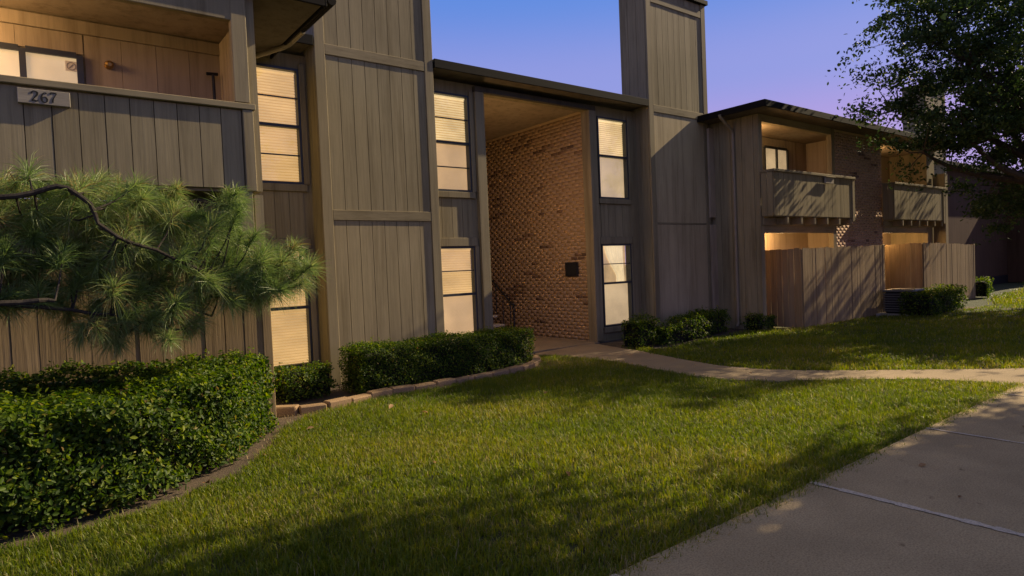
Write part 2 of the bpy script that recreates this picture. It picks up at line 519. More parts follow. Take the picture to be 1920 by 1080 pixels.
# grass
def grass(name, polys, n, region, h0, h1, w, seed, keep=None, mat='grass', spread=.03, per=9, segs=2, dry=0.0):
    rg = np.random.default_rng(seed)
    x0, x1, y0, y1 = region
    P = np.c_[rg.uniform(x0, x1, n), rg.uniform(y0, y1, n)]
    m = in_poly(P, polys)
    if keep is not None: m &= keep(P, rg)
    P = P[m]
    cl = rg.random(len(P))
    patch = 0.5 + 0.5 * np.sin(P[:, 0] * 1.7 + 1.3 * np.sin(P[:, 1] * 1.1)) * np.sin(P[:, 1] * 2.1 + P[:, 0] * .6)
    B = np.repeat(P, per, 0) + rg.normal(0, spread, (len(P) * per, 2))
    k = len(B)
    hh = rg.uniform(h0, h1, k) * np.where(rg.random(k) < .03, 1.5, 1) * np.repeat(0.75 + 0.5 * patch, per)
    az = rg.uniform(0, 2 * np.pi, k)
    lean = np.abs(rg.normal(0.55, 0.35, k))
    D = np.c_[np.cos(az), np.sin(az)]
    Wd = np.c_[-np.sin(az + rg.normal(0, .6, k)), np.cos(az)]
    Wd = Wd / np.linalg.norm(Wd, axis=1, keepdims=True) * (w * rg.uniform(.6, 1.3, k))[:, None]
    z = lambda a: np.c_[a, np.zeros((len(a), 1))]
    b0 = np.c_[B, np.full(k, -.004)]
    mid = np.c_[B + D * (hh * lean * .35)[:, None], hh * .62 / np.sqrt(1 + .2 * lean ** 2)]
    tip = np.c_[B + D * (hh * lean)[:, None], hh / np.sqrt(1 + .8 * lean ** 2)]
    W3 = z(Wd)
    V = np.stack([b0 - W3, b0 + W3, mid + W3 * .85, mid - W3 * .85, tip], 1).reshape(-1, 3)
    i = np.arange(k)[:, None] * 5
    T = np.concatenate([i + np.array([[0, 1, 2]]), i + np.array([[0, 2, 3]]), i + np.array([[3, 2, 4]])], 0)
    r = np.clip(np.repeat(cl, per) * .35 + rg.random(k) * .5 + np.repeat(patch, per) * .12, 0, .93)
    yel = np.sin(B[:, 0] * .9 + 2.1 * np.sin(B[:, 1] * .7)) * np.sin(B[:, 1] * 1.3 + 1.1) + .5 * np.sin(B[:, 0] * 3.1 + B[:, 1] * 2.3)
    r = np.clip(r + .14 * yel, 0, .93)
    r[rg.random(k) < .035 + dry + .05 * np.clip(yel, 0, 1)] = .98
    o = np_mesh(name, V, T, M[mat], np.repeat(r, 5))
    return tag(o, kind='stuff')

def thin_far(d0, d1):
    def f(P, rg):
        d = np.hypot(P[:, 0], P[:, 1])
        return rg.random(len(P)) < np.clip(1 - (d - d0) / (d1 - d0), .22, 1)
    return f
def out_edge(P): return P
grass('grass', [(p[0], p[1]) for p in NEAR_LAWN], 52000, (-.9, 9.3, 2.2, 8.9), .035, .075, .0028, 3, thin_far(5.5, 15), per=10)
grass('grass', FAR_LAWN, 26000, (8.2, 24, 2.3, 8.2), .04, .075, .005, 5, thin_far(9, 24), per=7, spread=.05)
grass('grass', FAR_LAWN, 7000, (22, 45, 2.3, 11), .05, .10, .012, 6, None, per=6, spread=.12)
# ragged edge along the walk and some dry straw
grass('edge_grass', [(-3, 2.22), (9.15, 2.22), (9.15, 2.40), (-3, 2.40)], 1500, (-.5, 9.15, 2.24, 2.38), .03, .07, .003, 11, per=10, dry=.15, spread=.04)
grass('straw', [(6.35, 7.9), (7.4, 8.9), (7.5, 8.2), (7.3, 7.5), (6.6, 7.4)], 900, (6.3, 7.6, 7.3, 9), .02, .04, .003, 12, mat='straw', per=8, spread=.05)
grass('straw', [(1.2, 5.3), (2.2, 7.6), (3.0, 7.5), (2.5, 7.0), (1.6, 5.5)], 500, (1, 3, 5, 7.7), .015, .035, .0025, 13, mat='straw', per=7, spread=.06)

# ------------------------------------------------------------------ the apartment building
BLD = thing('apartment_building', (7, 9.45, 0), 'two storey taupe apartment building with tall chimney towers and lit windows', 'building')
YC = 9.45           # face of the middle block

def rect_cells(x0, x1, z0, z1, holes):
    xs = sorted({x0, x1, *[h[0] for h in holes], *[h[1] for h in holes]})
    xs = [x for x in xs if x0 <= x <= x1]
    out = []
    for a, b in zip(xs[:-1], xs[1:]):
        m = (a + b) / 2
        hs = sorted([(h[2], h[3]) for h in holes if h[0] < m < h[1]])
        z = z0
        for h0, h1 in hs:
            if h0 > z: out.append((a, b, z, h0))
            z = max(z, h1)
        if z < z1: out.append((a, b, z, z1))
    return out

WIN = [(2.44, 3.34), (5.48, 6.37), (9.57, 10.47)]
LO, HI = (0.30, 2.05), (3.01, 4.72)
holes = [(a, b, *LO) for a, b in WIN] + [(a, b, *HI) for a, b in WIN] + [(6.66, 9.27, 0, 4.80)]
wall = MB()
for a, b, c, d in rect_cells(1.9, 13.0, 0, 4.93, holes):
    wall.box(a, b, YC, YC + .15, c, d)
wall.build('wall', M['siding'], BLD)

def boards_x(parent, x0, x1, z0, z1, y, th, w, mat='siding', gap=.008, jz=0, jy=.0015, name='board'):
    n = max(1, round((x1 - x0) / w)); w = (x1 - x0) / n
    for i in range(n):
        a = x0 + i * w
        dy = random.uniform(-jy, jy)
        piece(name, M[mat], parent, a + gap / 2, a + w - gap / 2, y + dy, y + dy + th, z0 + random.uniform(-jz, jz), z1 + random.uniform(-jz, jz))

def boards_y(parent, y0, y1, z0, z1, x, th, w, mat='siding', gap=.008, jz=0, name='board'):
    n = max(1, round((y1 - y0) / w)); w = (y1 - y0) / n
    for i in range(n):
        a = y0 + i * w
        piece(name, M[mat], parent, x, x + th, a + gap / 2, a + w - gap / 2, z0 + random.uniform(-jz, jz), z1 + random.uniform(-jz, jz))

def window(x0, x1, z0, z1, y, upper=2, lower=2, style='blind', style2=None, meet=None, parent=BLD):
    """double-hung window in an opening, face at y (facing -y)"""
    fr = MB()
    t = .035
    fr.box(x0, x0 + t, y - .02, y + .10, z0, z1).box(x1 - t, x1, y - .02, y + .10, z0, z1)
    fr.box(x0 + t, x1 - t, y - .02, y + .10, z1 - t, z1).box(x0 + t, x1 - t, y - .02, y + .10, z0, z0 + t)
    w = fr.build('window', M['frame'], parent)
    zm = meet if meet else (z0 + z1) / 2
    MB().box(x0 + t, x1 - t, y - .012, y + .07, zm - .022, zm + .022).build('meeting_rail', M['frame'], w)
    def sash(a, b, n, off):
        h = (b - a) / n
        for i in range(n):
            MB().box(x0 + t, x1 - t, y + off, y + off + .004, a + i * h + (.009 if i else 0), a + (i + 1) * h - (.009 if i < n - 1 else 0)).build('pane', M['glass'], w)
            if i: MB().box(x0 + t, x1 - t, y + off - .012, y + off + .016, a + i * h - .009, a + i * h + .009).build('muntin', M['frame'], w)
    sash(zm + .022, z1 - t, upper, .02)
    sash(z0 + t, zm - .022, lower, .045)
    def cover(kind, a, b):
        if kind in ('blind', 'cream_blind'):
            mb = MB(); p = .042
            z = a + .01
            while z < b - .05:
                mb.v += [(x0 + .03, y + .085, z), (x1 - .03, y + .085, z), (x1 - .03, y + .097, z + p * .74), (x0 + .03, y + .097, z + p * .74)]
                k = len(mb.v) - 4; mb.f.append((k, k + 1, k + 2, k + 3))
                z += p
            o = mb.build('blind', M[kind], w)
            MB().box(x0 + .03, x1 - .03, y + .07, y + .10, b - .05, b - .003).build('head_rail', M[kind], w)
            MB().box(x0 + .03, x1 - .03, y + .105, y + .11, a, b).build('blind_backing', M['blind_gap'], w)
        elif kind in ('shade', 'pale_shade'):
            MB().box(x0 + .03, x1 - .03, y + .09, y + .10, a, b).build('roller_shade', M[kind], w)
        elif kind == 'drape':
            MB().box(x0 + .02, x1 - .02, y + .142, y + .147, a, b).build('room_glow', M['drape_back'], w)
            for side in (0, 1):
                n = 48; mb = MB()
                for j in range(13):
                    tt = j / 12; zz = b - (b - a) * tt
                    ww = (x1 - x0) * ((.66 - .40 * min(1, tt / .8) ** 1.6) if side else (.16 - .05 * tt))
                    for i in range(n + 1):
                        s = i / n
                        xx = (x1 - .10 - s * ww) if side else (x0 + .03 + s * ww)
                        mb.v.append((xx, y + .12 + .016 * math.sin(s * 52 + side) + .008 * math.sin(s * 17 + tt * 3), zz))
                for j in range(12):
                    for i in range(n):
                        k = j * (n + 1) + i
                        mb.f.append((k, k + 1, k + n + 2, k + n + 1))
                mb.build('curtain', M['drape'], w)
    if style2:
        cover(style, zm, z1 - .01); cover(style2, z0 + .01, zm)
    else:
        cover(style, z0 + .01, z1 - .01)
    return w

window(*WIN[0], *HI, YC, 2, 2, 'blind')
window(*WIN[0], *LO, YC, 2, 1, 'blind')
window(*WIN[1], *HI, YC, 2, 2, 'cream_blind', 'shade')
window(*WIN[1], *LO, YC, 2, 1, 'blind', 'shade', meet=1.20)
window(*WIN[2], *HI, YC, 1, 1, 'cream_blind', 'pale_shade', meet=3.91)
window(*WIN[2], *LO, YC, 2, 1, 'drape', 'pale_shade', meet=1.22)

# trims of the middle block
def trim_piece(name, *q): MB().bev(*q).build(name, M['trim'], BLD)
for a, b in WIN:
    trim_piece('head_trim', a - .06, b + .05, YC - .045, YC - .001, 2.052, 2.20)
    trim_piece('window_sill', a - .04, b + .04, YC - .055, YC - .001, 2.90, 3.006)
    trim_piece('side_trim', b + .002, b + .085, YC - .035, YC - .001, .12, 2.05)
    trim_piece('side_trim', b + .002, b + .085, YC - .035, YC - .001, 3.008, 4.80)
    trim_piece('window_sill', a - .04, b + .001, YC - .05, YC - .001, .18, .296)
for a, b in WIN:
    boards_x(BLD, a + .02, b - .02, 2.205, 2.895, YC - .014, .013, .2)
MB().bev(6.465, 6.655, YC - .085, YC + .16, .03, 4.80).build('post', M['trim'], BLD)
MB().bev(9.275, 9.47, YC - .085, YC + .16, .03, 4.80).build('post', M['trim'], BLD)
MB().bev(6.465, 9.47, YC - .085, YC - .002, 4.802, 4.90).build('header_beam', M['dark_trim'], BLD)
MB().bev(12.30, 12.998, YC - .03, YC - .002, 0, 4.9).build('corner_board', M['trim'], BLD)

# roofs
def roof(x0, x1, y0, y1, z, name='roof', gut=True, left=False, right=False):
    r = MB().box(x0, x1, y0 + .03, y1, z - .06, z - .005).build(name, M['roof'], BLD)
    MB().box(x0 + .03, x1 - .03, y0 + .05, y1, z - .135, z - .062).build('soffit', M['soffit'], r)
    MB().bev(x0, x1, y0, y0 + .028, z - .145, z).build('fascia', M['fascia'], r)
    if left: MB().bev(x0 - .03, x0 - .002, y0, y1, z - .145, z).build('fascia', M['fascia'], r)
    if right: MB().bev(x1 + .002, x1 + .03, y0, y1, z - .145, z).build('fascia', M['fascia'], r)
    return r
ZE = 5.12
roof(2.99, 3.44, 9.035, 14.5, ZE)
roof(5.46, 10.76, 9.035, 14.5, ZE)
roof(3.445, 5.455, 9.84, 14.5, ZE)
roof(10.765, 12.885, 9.84, 14.5, ZE)
roof(-5, 2.94, 7.29, 14.5, 4.96, right=True)
roof(12.50, 23.4, 7.37, 14.5, 4.96, left=True, right=True)
roof(23.45, 35.5, 8.97, 14.5, 4.96)
roof(35.55, 52, 6.8, 14.5, 4.96, left=True)

# chimney towers
def tower(x0, x1, top, name='chimney_tower', depth=.76, smooth=False):
    y = 9.06
    t = MB().box(x0 + .02, x1 - .02, y + .045, y + depth - .02, 0, top).build(name, M['backing'], BLD)
    lw = .155
    for a, b in ((x0, x0 + lw), (x1 - lw, x1)):
        MB().bev(a, b, y - .003, y + .044, 0, top).build('corner_post', M['trim'], t)
    zz = [0.02, 2.45, 4.885, 7.24]
    for z in zz[2 if smooth else 1:]:
        MB().bev(x0 + lw + .001, x1 - lw - .001, y, y + .043, z, z + .155).build('cross_trim', M['trim_h'], t)
    if smooth: MB().box(x0 + lw + .001, x1 - lw - .001, y + .012, y + .04, 2.455, 2.485).build('seam_flashing', M['trim_h'], t)
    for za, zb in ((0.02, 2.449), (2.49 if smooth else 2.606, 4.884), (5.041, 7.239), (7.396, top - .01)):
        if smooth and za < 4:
            piece('panel', M['smooth_panel_glow_tint'], t, x0 + lw + .001, x1 - lw - .001, y + .021, y + .037, za, zb)
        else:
            boards_x(t, x0 + lw + .001, x1 - lw - .001, za, zb, y + .021, .016, .205, 'siding_glow_tint' if za < 2 else 'siding', jy=.001)
    boards_y(t, y + .045, y + depth, 0, top, x0 - .001, .02, .25)
    boards_y(t, y + .045, y + depth, 0, top, x1 - .019, .02, .25)
    MB().bev(x0 - .05, x1 + .05, y - .06, y + depth + .05, top, top + .10).build('tower_cap', M['fascia'], t)
    MB().tube([(x0 + .9, y + .4, top + .1), (x0 + .9, y + .4, top + .45)], .13, 14).build('flue', M['metal_dark'], t)
    return t
tower(3.46, 5.44, 7.56)
tower(10.78, 12.87, 7.56, smooth=True)
tower(25.75, 27.6, 7.5)

# left wing: lower patio, upper balcony
lw = MB()
lw.box(-5, 2.06, 8.60, 8.75, 0, 2.60)
lw.box(-5, 2.06, 8.60, 8.75, 2.70, 4.82)
lw.box(2.062, 2.16, 7.45, YC, 2.62, 4.82)
lw.box(2.062, 2.16, 7.45, YC, 0, 2.58)
lw.build('wall', M['siding'], BLD)
MB().box(-5, 2.06, 7.45, 8.6, 2.605, 2.695).build('balcony_floor', M['trim'], BLD)
MB().box(-5, 2.06, 7.46, 8.6, 4.62, 4.70).build('balcony_ceiling', M['plaster'], BLD)
MB().bev(-5, 1.90, 7.37, 7.46, 4.47, 4.82).build('header_beam', M['trim'], BLD)
MB().bev(1.89, 2.05, 7.36, 7.46, 3.585, 4.82).build('post', M['trim'], BLD)
MB().bev(1.89, 2.03, 7.38, 7.48, 0, 2.63).build('post', M['trim'], BLD)
bal = MB().box(-5, 2.0, 7.412, 7.44, 2.64, 3.50).build('balcony', M['backing'], BLD)
boards_x(bal, -2.74, 1.955, 2.64, 3.50, 7.392, .018, .213)
MB().bev(1.962, 2.075, 7.355, 7.45, 2.61, 3.505).build('corner_post', M['trim'], bal)
MB().bev(-5, 2.10, 7.345, 7.53, 3.51, 3.575).build('cap_rail', M['trim_h'], bal)
MB().bev(1.0, 1.86, 7.9, 8.04, 2.38, 2.55).build('beam', M['trim_h'], BLD)
# inner wall boards and lintel of the balcony
boards_x(BLD, .62, 2.05, 2.70, 4.45, 8.585, .014, .4, 'plaster', gap=.004)
boards_x(BLD, -.6, .61, 4.23, 4.45, 8.585, .014, .62, 'plaster', gap=.004)
MB().bev(-3, 2.05, 8.56, 8.598, 4.455, 4.60).build('lintel', M['plaster'], BLD)
boards_y(BLD, 7.48, 8.59, 2.70, 4.60, 2.045, .014, .4, 'plaster')
def sliding_door(xs, z0, z1, y, parent=BLD):
    d = MB()
    for x in xs: d.box(x - .03, x + .03, y - .05, y - .001, z0, z1)
    for a, b in zip(xs[:-1], xs[1:]):
        d.box(a + .03, b - .03, y - .05, y - .001, z1 - .03, z1 + .03)
    o = d.build('sliding_door', M['frame'], parent)
    for a, b in zip(xs[:-1], xs[1:]):
        MB().box(a + .03, b - .03, y - .03, y - .026, z0, z1 - .03).build('pane', M['glass'], o)
        MB().box(a + .03, b - .03, y - .012, y - .004, z0, z1 - .03).build('lit_curtain', M['pale_shade'], o)
    return o
sliding_door([-1.6, -.75, .06, .57], 2.7, 4.20, 8.59)
# stair-free middle passage
inn = MB()
inn.box(6.50, 6.655, YC + .165, 15, 0, 4.85)
inn.box(6.5, 9.5, 15, 15.15, 0, 4.85)
inn.build('passage_wall', M['plaster'], BLD)
MB().box(6.5, 9.6, YC + .155, 15.1, 4.852, 4.90).build('passage_ceiling', M['plaster'], BLD)
MB().box(9.335, 9.45, YC + .165, 15.0, 0, 4.85).build('passage_wall', M['mortar'], BLD)

def brickwork(name, origin, u, nrm, length, z1, mat, parent, seed, cluster=1.0, bl=.21, bh=.0745, gap=.006, z0=0.0, th=.0008):
    rg = np.random.default_rng(seed)
    o = np.array(origin, float); u = np.array(u, float); nrm = np.array(nrm, float); k = np.array([0, 0, 1.])
    V, Q, R = [], [], []
    nrow = int((z1 - z0) / bh)
    dark = np.zeros((nrow + 2, int(length / bl) + 3))
    for _ in range(int(nrow * .55 * cluster)):
        r, c = rg.integers(0, nrow), rg.integers(0, dark.shape[1]); n = rg.integers(1, 3)
        dark[r, c:c + n] = 1
        if rg.random() < .35: dark[r + 1, max(0, c - 1):c + n - 1] = 1
    for r in range(nrow):
        x = -(bl / 2 if r % 2 else 0); c = 0
        while x < length:
            a, b = max(0, x), min(length, x + bl - gap)
            if b - a > .02:
                p = th + rg.uniform(-.0004, .0004)
                z = z0 + r * bh
                q = [o + u * a + k * z, o + u * b + k * z, o + u * b + k * (z + bh - gap), o + u * a + k * (z + bh - gap)]
                i = len(V)
                V += q + [w + nrm * p for w in q]
                Q += [(i + 4, i + 5, i + 6, i + 7), (i, i + 1, i + 5, i + 4), (i + 1, i + 2, i + 6, i + 5), (i + 2, i + 3, i + 7, i + 6), (i + 3, i, i + 4, i + 7)]
                R += [(.84 + .16 * rg.random()) if dark[r, c] else .82 * rg.random()] * 8
            x += bl; c += 1
    ob = np_mesh(name, np.array(V), np.array(Q), M[mat], np.array(R), parent)
    ob['kind'] = 'stuff'
    return ob
brickwork('brickwork', (9.335, YC + .16, .03), (0, 1, 0), (-1, 0, 0), 5.2, 4.80, 'brick', BLD, 21, 1.6)

# right wing: side wall, two balconies over fenced patios, brick pier between
XW, YW = 13.0, 7.87
rw = MB()
rw.box(XW, XW + .12, YW + .002, 9.6, 0, 4.82)
rw.build('wall', M['siding'], BLD)
boards_y(BLD, YW + .12, 9.44, 0, 4.82, XW - .016, .015, .3)
MB().bev(XW - .03, XW + .12, YW - .02, YW + .0, 0, 4.82).build('corner_board', M['trim'], BLD)

def balcony_bay(x0, x1, x2, xpost, fence_side, num):
    """opening x0..x1, balcony x0..x2, solid up to xpost"""
    MB().box(x0 + .12, x1, YW, YW + .12, 4.66, 4.82).build('header_beam', M['trim_h'], BLD)
    MB().box(x0 + .12, x1, YW, YW + .12, 2.18, 2.50).build('header_beam', M['trim_h'], BLD)
    MB().bev(x1, x1 + .16, YW - .01, YW + .12, 0, 4.82).build('post', M['trim'], BLD)
    inn = MB()
    inn.box(x0 - .2, x1 + 1.2, 9.0, 9.12, 0, 2.45).box(x0 - .2, x1 + 1.2, 9.0, 9.12, 2.62, 4.70)
    inn.box(x1 + .9, x1 + 1.0, YW + .13, 9.0, 0, 2.45).box(x1 + .9, x1 + 1.0, YW + .13, 9.0, 2.62, 4.70)
    inn.build('recess_wall', M['plaster'], BLD)
    MB().box(x0 + .125, x1 + .9, YW + .125, 9.0, 2.46, 2.615).build('balcony_floor', M['plaster'], BLD)
    MB().box(x0 + .125, x1 + .9, YW + .125, 9.0, 4.705, 4.76).build('balcony_ceiling', M['plaster'], BLD)
    boards_x(BLD, x0 + 1.4, x1 + .9, 2.63, 4.69, 8.985, .014, .62, 'plaster', gap=.012)
    yb = YW - .34
    b = MB().box(x0 + .03, x2 - .02, yb + .03, yb + .06, 2.56, 3.50).build('balcony', M['backing'], BLD)
    boards_x(b, x0 + .02, x2 - .13, 2.54, 3.50, yb + .012, .017, .205)
    boards_y(b, yb + .03, YW - .03, 2.54, 3.50, x0, .02, .16)
    MB().bev(x2 - .125, x2, yb - .012, yb + .09, 2.44, 3.50).build('corner_post', M['trim'], b)
    MB().bev(x0 - .02, x2 + .02, yb - .03, yb + .13, 3.502, 3.56).build('cap_rail', M['trim_h'], b)
    MB().bev(x0 - .02, x0 + .10, yb + .132, YW - .022, 3.502, 3.56).build('cap_rail', M['trim_h'], b)
    MB().box(x0 + .05, x2 - .13, yb + .065, YW - .03, 2.52, 2.56).build('deck', M['trim_h'], b)
    n = 6
    for i in range(n):
        xx = x0 + .55 + (x2 - x0 - .75) * i / (n - 1)
        MB().bev(xx, xx + .075, yb + .02, YW - .03, 2.36, 2.515).build('joist', M['trim'], b)
    MB().bev(x0 + .03, x2 - .03, YW - .06, YW - .022, 2.34, 2.515).build('ledger', M['trim_h'], b)
    return b
balcony_bay(XW, 16.3, 16.75, 16.5, 1, 0)
balcony_bay(19.12, 22.32, 22.75, 22.5, 1, 1)
MB().box(16.47, 19.20, YW + .022, YW + .12, 0, 4.82).build('wall', M['mortar'], BLD)
brickwork('brickwork', (16.47, YW + .022, 0.0), (1, 0, 0), (0, -1, 0), 2.72, 4.82, 'brick_far', BLD, 22, .4)
MB().box(22.485, 23.0, YW + .02, YC + .1, 0, 4.82).build('wall', M['siding'], BLD)
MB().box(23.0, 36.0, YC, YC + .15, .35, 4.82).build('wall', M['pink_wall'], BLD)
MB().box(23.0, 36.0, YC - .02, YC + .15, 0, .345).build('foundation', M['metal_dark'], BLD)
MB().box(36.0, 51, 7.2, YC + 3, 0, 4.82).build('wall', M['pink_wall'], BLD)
MB().bev(22.77, 22.98, YW - .35, YW - .01, 0, 4.0).build('post', M['trim'], BLD)
sliding_door([15.05, 15.62, 16.15], 2.62, 4.45, 8.98)
sliding_door([19.9, 20.6, 21.3], 2.62, 4.45, 8.98)
# downspouts
MB().tube([(3.03, 8.30, 4.86), (3.03, 8.72, 4.86), (3.0, 8.80, 4.83), (2.94, 8.86, 4.80), (2.62, 9.34, 4.74), (2.60, 9.39, 4.68), (2.60, 9.40, 4.55)], .035, 10).build('downspout', M['gutter'], BLD)
MB().tube([(12.46, 8.47, 4.86), (12.5, 8.47, 4.80), (12.90, 8.47, 4.56), (12.945, 8.47, 4.48), (12.945, 8.47, .15), (12.90, 8.47, .06)], .036, 10).build('downspout', M['gutter'], BLD)
MB().tube([(3.03, 7.29, 4.90), (3.03, 8.35, 4.90)], .055, 10).build('gutter', M['fascia'], BLD)

# ------------------------------------------------------------------ lamps that light the recesses
def lamp(loc, label, watts, size=.13, col=(1, .60, .26), group='ceiling lamps in the lit recesses'):
    t = thing('ceiling_lamp', loc, label, 'lamp', group)
    x, y, z = loc
    MB().tube([(x, y, z), (x, y, z - .03)], size + .02, 16).build('lamp_base', M['brass'], t)
    MB().tube([(x, y, z - .031), (x, y, z - .07), (x, y, z - .10)], [size, size * .85, size * .4], 16).build('lamp_shade', M['lamp_glow'], t)
    d = bpy.data.lights.new('lamp_bulb', 'POINT')
    d.energy = watts; d.color = col; d.shadow_soft_size = .28
    o = bpy.data.objects.new('lamp_bulb', d)
    link(o, t); o.location = (x, y, z - .22)
lamp((-.75, 8.0, 4.62), 'warm ceiling lamp lighting the upper balcony with the number board', 55)
sn = thing('wall_sconce', (6.66, 9.80, 2.7), 'warm wall sconce inside the tall open passage facing its brick wall', 'lamp')
MB().bev(6.657, 6.675, 9.73, 9.87, 2.55, 2.85, .006).build('back_plate', M['brass'], sn)
MB().tube([(6.74, 9.8, 2.60), (6.74, 9.8, 2.82)], [.05, .065], 14).build('lamp_shade', M['lamp_glow'], sn)
d = bpy.data.lights.new('lamp_bulb', 'POINT'); d.energy = 42; d.color = (1, .60, .26); d.shadow_soft_size = .1
link(bpy.data.objects.new('lamp_bulb', d), sn).location = (6.86, 9.80, 2.7)
lamp((13.55, 8.6, 4.70), 'warm ceiling lamp lighting the upper balcony right of the downspout', 48)
lamp((14.6, 8.45, 2.45), 'warm ceiling lamp in the fenced patio right of the downspout', 90)
lamp((20.6, 8.45, 2.45), 'warm ceiling lamp in the patio behind the farther fence', 85)
lamp((19.8, 8.6, 4.70), 'warm ceiling lamp above the farther balcony', 30)

# ------------------------------------------------------------------ signs and small fittings
def ribbon(parent, pts, ws, y, x, z, h, mat, name):
    """numeral drawn as one stroke of changing width, in a box 0..0.6 wide and 0..1 high"""
    mb = MB()
    P = [Vector((a, b)) for a, b in pts]
    # smooth
    Q, Wd = [], []
    for i in range(len(P) - 1):
        for s in range(5):
            t = s / 5
            p0, p1, p2, p3 = P[max(0, i - 1)], P[i], P[i + 1], P[min(len(P) - 1, i + 2)]
            Q.append(.5 * ((2 * p1) + (p2 - p0) * t + (2 * p0 - 5 * p1 + 4 * p2 - p3) * t * t + (3 * p1 - p0 - 3 * p2 + p3) * t ** 3))
            Wd.append(ws[i] * (1 - t) + ws[i + 1] * t)
    Q.append(P[-1]); Wd.append(ws[-1])
    for i, (q, w) in enumerate(zip(Q, Wd)):
        d = (Q[min(i + 1, len(Q) - 1)] - Q[max(i - 1, 0)]).normalized()
        n = Vector((-d.y, d.x))
        for sgn in (1, -1):
            e = q + n * w * sgn * .5
            for yy in (y, y + .003):
                mb.v.append((x + e.x * h, yy, z + e.y * h))
    for i in range(len(Q) - 1):
        a, b = i * 4, i * 4 + 4
        mb.f += [(a, b, b + 2, a + 2), (a + 1, a + 3, b + 3, b + 1), (a, a + 1, b + 1, b), (a + 2, b + 2, b + 3, a + 3)]
    mb.f += [(0, 2, 3, 1), (len(mb.v) - 4, len(mb.v) - 3, len(mb.v) - 1, len(mb.v) - 2)]
    return mb.build(name, mat, parent)

sg = thing('address_sign', (.2, 7.34, 3.33), 'wooden number board reading 267 on the balcony front', 'sign')
MB().bev(-.005, .395, 7.341, 7.39, 3.34, 3.475, .004).build('board', M['plaque_wood'], sg)
two = [(.06, .74), (.04, .86), (.16, .98), (.34, .98), (.48, .86), (.46, .66), (.30, .42), (.10, .16), (.03, .06), (.20, .10), (.36, .04), (.50, .08), (.54, .20)]
w2 = [.16, .12, .08, .09, .17, .18, .12, .08, .10, .14, .15, .09, .03]
six = [(.50, .92), (.34, .97), (.16, .80), (.06, .50), (.08, .22), (.20, .04), (.38, .03), (.50, .18), (.50, .38), (.38, .54), (.22, .52), (.10, .38)]
w6 = [.13, .08, .12, .17, .18, .10, .07, .14, .16, .09, .05, .04]
sev = [(.05, .74), (.06, .92), (.22, .96), (.52, .93), (.46, .74), (.30, .46), (.22, .22), (.20, .02)]
w7 = [.03, .12, .13, .10, .06, .10, .15, .17]
for k, (p, w) in enumerate(((two, w2), (six, w6), (sev, w7))):
    ribbon(sg, p, w, 7.3375, .098 + k * .070, 3.362 + (.0, -.004, .002)[k], .094, M['numeral'], 'numeral')
sg2 = thing('address_sign', (15.3, 7.5, 3.4), 'small plain number board under the rail of the dappled balcony', 'sign')
MB().bev(15.15, 15.55, 7.46, 7.50, 3.33, 3.47, .004).build('board', M['plaque_wood'], sg2)
MB().bev(15.12, 15.58, 7.43, 7.50, 3.472, 3.495, .004).build('board_cap', M['trim_h'], sg2)
st = tag(MB().box(.435, .545, 8.555, 8.558, 4.02, 4.13).build('sticker', M['sticker']), 'white square sticker with a round emblem on the balcony door', 'sticker')
rm = MB()
for k in range(18):
    a, b = 2 * math.pi * k / 18, 2 * math.pi * (k + 1) / 18
    r1, r2 = .036, .044
    rm.sheet([(.49 + r1 * math.cos(a), 8.5525, 4.075 + r1 * math.sin(a)), (.49 + r2 * math.cos(a), 8.5525, 4.075 + r2 * math.sin(a)), (.49 + r2 * math.cos(b), 8.5525, 4.075 + r2 * math.sin(b)), (.49 + r1 * math.cos(b), 8.5525, 4.075 + r1 * math.sin(b))])
rm.sheet([(.465, 8.5525, 4.055), (.475, 8.5525, 4.05), (.515, 8.5525, 4.095), (.505, 8.5525, 4.10)])
rm.build('emblem', flat('emblem_grey', (.22, .2, .18)), st)
wf = thing('wall_fixture', (.85, 8.57, 4.15), 'small brass fixture on the inner wall of the upper balcony', 'light fixture')
MB().tube([(.85, 8.583, 4.15), (.85, 8.565, 4.15)], .05, 14).build('back_plate', M['brass'], wf)
MB().tube([(.85, 8.564, 4.15), (.85, 8.53, 4.145), (.85, 8.50, 4.14)], [.02, .045, .02], 12).build('knob', M['brass'], wf)
hk = thing('garden_tool', (1.93, 8.5, 2.7), 'dark handled tool leaning in the balcony corner', 'tool')
MB().tube([(1.94, 8.46, 2.70), (1.935, 8.48, 4.18)], .018, 8).build('shaft', M['metal_dark'], hk)
MB().tube([(1.86, 8.48, 4.18), (1.99, 8.48, 4.19)], .02, 8).build('handle', M['metal_dark'], hk)
pl = thing('wall_plaque', (9.29, 10.1, 1.55), 'square dark plaque on the brick wall of the passage', 'plaque')
MB().bev(9.285, 9.312, 9.90, 10.29, 1.40, 1.70, .004).build('board', M['metal_dark'], pl)
MB().box(9.280, 9.284, 9.93, 10.26, 1.43, 1.67).build('face', M['numeral'], pl)

# staircase in the passage
sc = thing('staircase', (7.9, 11.8, 0), 'dim concrete staircase with thin railing inside the passage', 'stairs')
for i in range(14):
    MB().bev(6.68, 8.27, 10.95 + i * .26, 10.95 + i * .26 + .30, .03 + .187 * (i + 1) - .05, .03 + .187 * (i + 1)).build('step', M['step'], sc)
for i in range(14):
    y = 11.02 + i * .26
    MB().tube([(8.30, y, .03 + .187 * (i + .6)), (8.30, y, .80 + .187 * (i + .6))], .012, 6).build('baluster', M['metal_dark'], sc)
MB().tube([(8.30, 10.88, .80), (8.30, 14.6, .80 + .719 * 3.72)], .022, 8).build('handrail', M['metal_dark'], sc)
MB().tube([(8.30, 10.90, .03), (8.30, 10.90, .86)], .02, 8).build('newel_post', M['metal_dark'], sc)
MB().box(8.275, 8.285, 10.95, 14.5, .03, .08).build('stringer', M['metal_dark'], sc)

